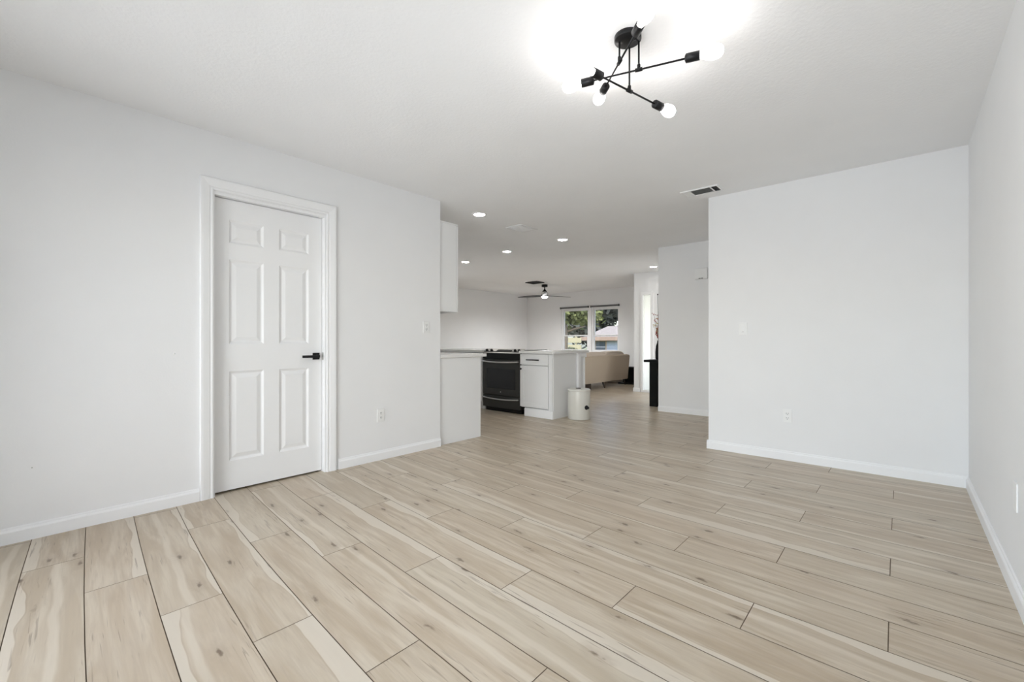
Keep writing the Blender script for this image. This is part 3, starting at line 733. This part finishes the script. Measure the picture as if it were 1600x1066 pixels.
# ------------------------------------------------------------------ outside the living room windows
s = B(); box(s, -60, 30, YB + .3, 70, -.35, -.15); o = struct('ground', s, GRASS, 'lawn outside the windows')
s = B(); box(s, -8, 4, -6, -.95, -.2, -.03); struct('patio', s, mat('patio_concrete', srgb(190, 186, 178), .9, bump=(40, .3), var=.06), 'unseen concrete patio assumed behind the camera')
# neighbouring house with garage
HX, HY = -18.3, 30.0
t = thing('neighbour_house', 'pale neighbouring house with grey roof seen through the right window', 'house', (HX, HY, -1.0))
obj('house_wall', bx(0, 13.0, 0, 7, 0, 2.35), HOUSE, t)
s = B(); prism(s, [(-.7, 2.28), (7.7, 2.28), (3.5, 3.3)], -.5, 13.5, 'X'); obj('roof', s, ROOF, t)
obj('fascia_board', bx(-.52, 13.52, -.76, -.705, 2.08, 2.36), FASC, t)
g = obj('garage_door', bx(1.4, 6.4, -.05, -.005, 0, 2.05), GAR, t)
for k in range(3): obj('panel_line', bx(1.4, 6.4, -.055, -.0505, .5 * (k + 1) - .01, .5 * (k + 1) + .01), HWIN, g)
wn_ = obj('house_window', bx(.45, 1.25, -.04, -.005, .8, 2.0), HWIN, t)
for k in range(2): obj('window_bar', bx(.45, 1.25, -.055, -.041, 1.15 + k * .42, 1.18 + k * .42), TRIM, wn_)
def tree(label, x, y, h, cw, ch, cz, mt, n, seed, group='trees outside the living room windows', leaf=.16):
    rnd = random.Random(seed); t = thing('leafy_tree', label, 'tree', (x, y, -.15), 0, group)
    s = B(); tube(s, [(0, 0, 0), (.1, 0, h * .3), (-.05, .1, h * .6), (.1, 0, h * .85)], [.22, .17, .12, .05], 10)
    for k in range(6):
        a = rnd.random() * 6.28; z = h * rnd.uniform(.35, .6); tube(s, [(0, 0, z), (math.cos(a) * cw * .35, math.sin(a) * cw * .35, z + ch * .2), (math.cos(a) * cw * .7, math.sin(a) * cw * .7, z + ch * .35)], [.08, .05, .02], 7)
    obj('trunk', s, BARK, t)
    f = B(); cl = [Vector((rnd.gauss(0, .42) * cw, rnd.gauss(0, .42) * cw, cz + rnd.gauss(0, .40) * ch)) for _ in range(26)]
    for _ in range(n):
        c = rnd.choice(cl); p = c + Vector((rnd.gauss(0, .2) * cw, rnd.gauss(0, .2) * cw, rnd.gauss(0, .16) * ch))
        if p.z < .3: continue
        d = Vector((rnd.uniform(-1, 1), rnd.uniform(-1, 1), rnd.uniform(-.6, .6))).normalized(); e = d.orthogonal().normalized(); L = leaf * rnd.uniform(.6, 1.3)
        vs = [f.verts.new(p + q) for q in (-d * L, e * L * .45, d * L, -e * L * .45)]; f.faces.new(vs)
    obj('crown', f, mt, t, clean=False)
tree('yellow-green leafy tree hanging over the top of the left sash window', -11.9, 17.0, 4.4, 1.5, .9, 2.75, LEAFG, 6000, 1)
tree('olive leafy tree behind the fence outside the left sash window', -23.0, 27.0, 4.4, 2.2, 1.4, 2.0, LEAFO, 6000, 2, leaf=.22)
tree('grey-green tree rising over the neighbouring roof', -24.0, 41.0, 9.0, 3.6, 2.6, 4.2, LEAFD, 9000, 3, leaf=.34)
tree('grey-green tree at the far right behind the neighbouring roof', -15.5, 43.0, 9.0, 3.4, 2.6, 4.2, LEAFD, 9000, 5, leaf=.34)
t = thing('garden_fence', 'pale board fence outside the left sash window', 'fence', (-19.4, 22.5, -.15))
s = B(); 
for k in range(3): box(s, -6, 5.0, -.02, .02, .25 + k * .42, .55 + k * .42)
obj('fence_boards', s, FENCEM, t)
for k in range(6):
    s = B(); box(s, -5.95 + k * 2.1, -5.85 + k * 2.1, .021, .12, 0, 1.5); obj('fence_post', s, FENCEM, t)
for i, (x, y, r_, lb) in enumerate(((-13.2, 19.6, .5, 'low pale shrub on the left outside the window'), (-12.1, 19.4, .42, 'low pale shrub on the right outside the window'))):
    rnd = random.Random(20 + i); f = B()
    for _ in range(900):
        d = Vector((rnd.gauss(0, 1), rnd.gauss(0, 1), rnd.gauss(0, 1))).normalized() * r_ * rnd.uniform(.6, 1); p = d + Vector((0, 0, r_ * .8))
        e = Vector((rnd.uniform(-1, 1), rnd.uniform(-1, 1), rnd.uniform(-1, 1))).normalized(); g_ = e.orthogonal().normalized(); L = .07
        f.faces.new([f.verts.new(p + q) for q in (-e * L, g_ * L * .5, e * L, -g_ * L * .5)])
    tag(obj('garden_shrub', f, LEAFO, loc=(x, y, -.15), clean=False), lb, 'shrub', 'shrubs outside the window')
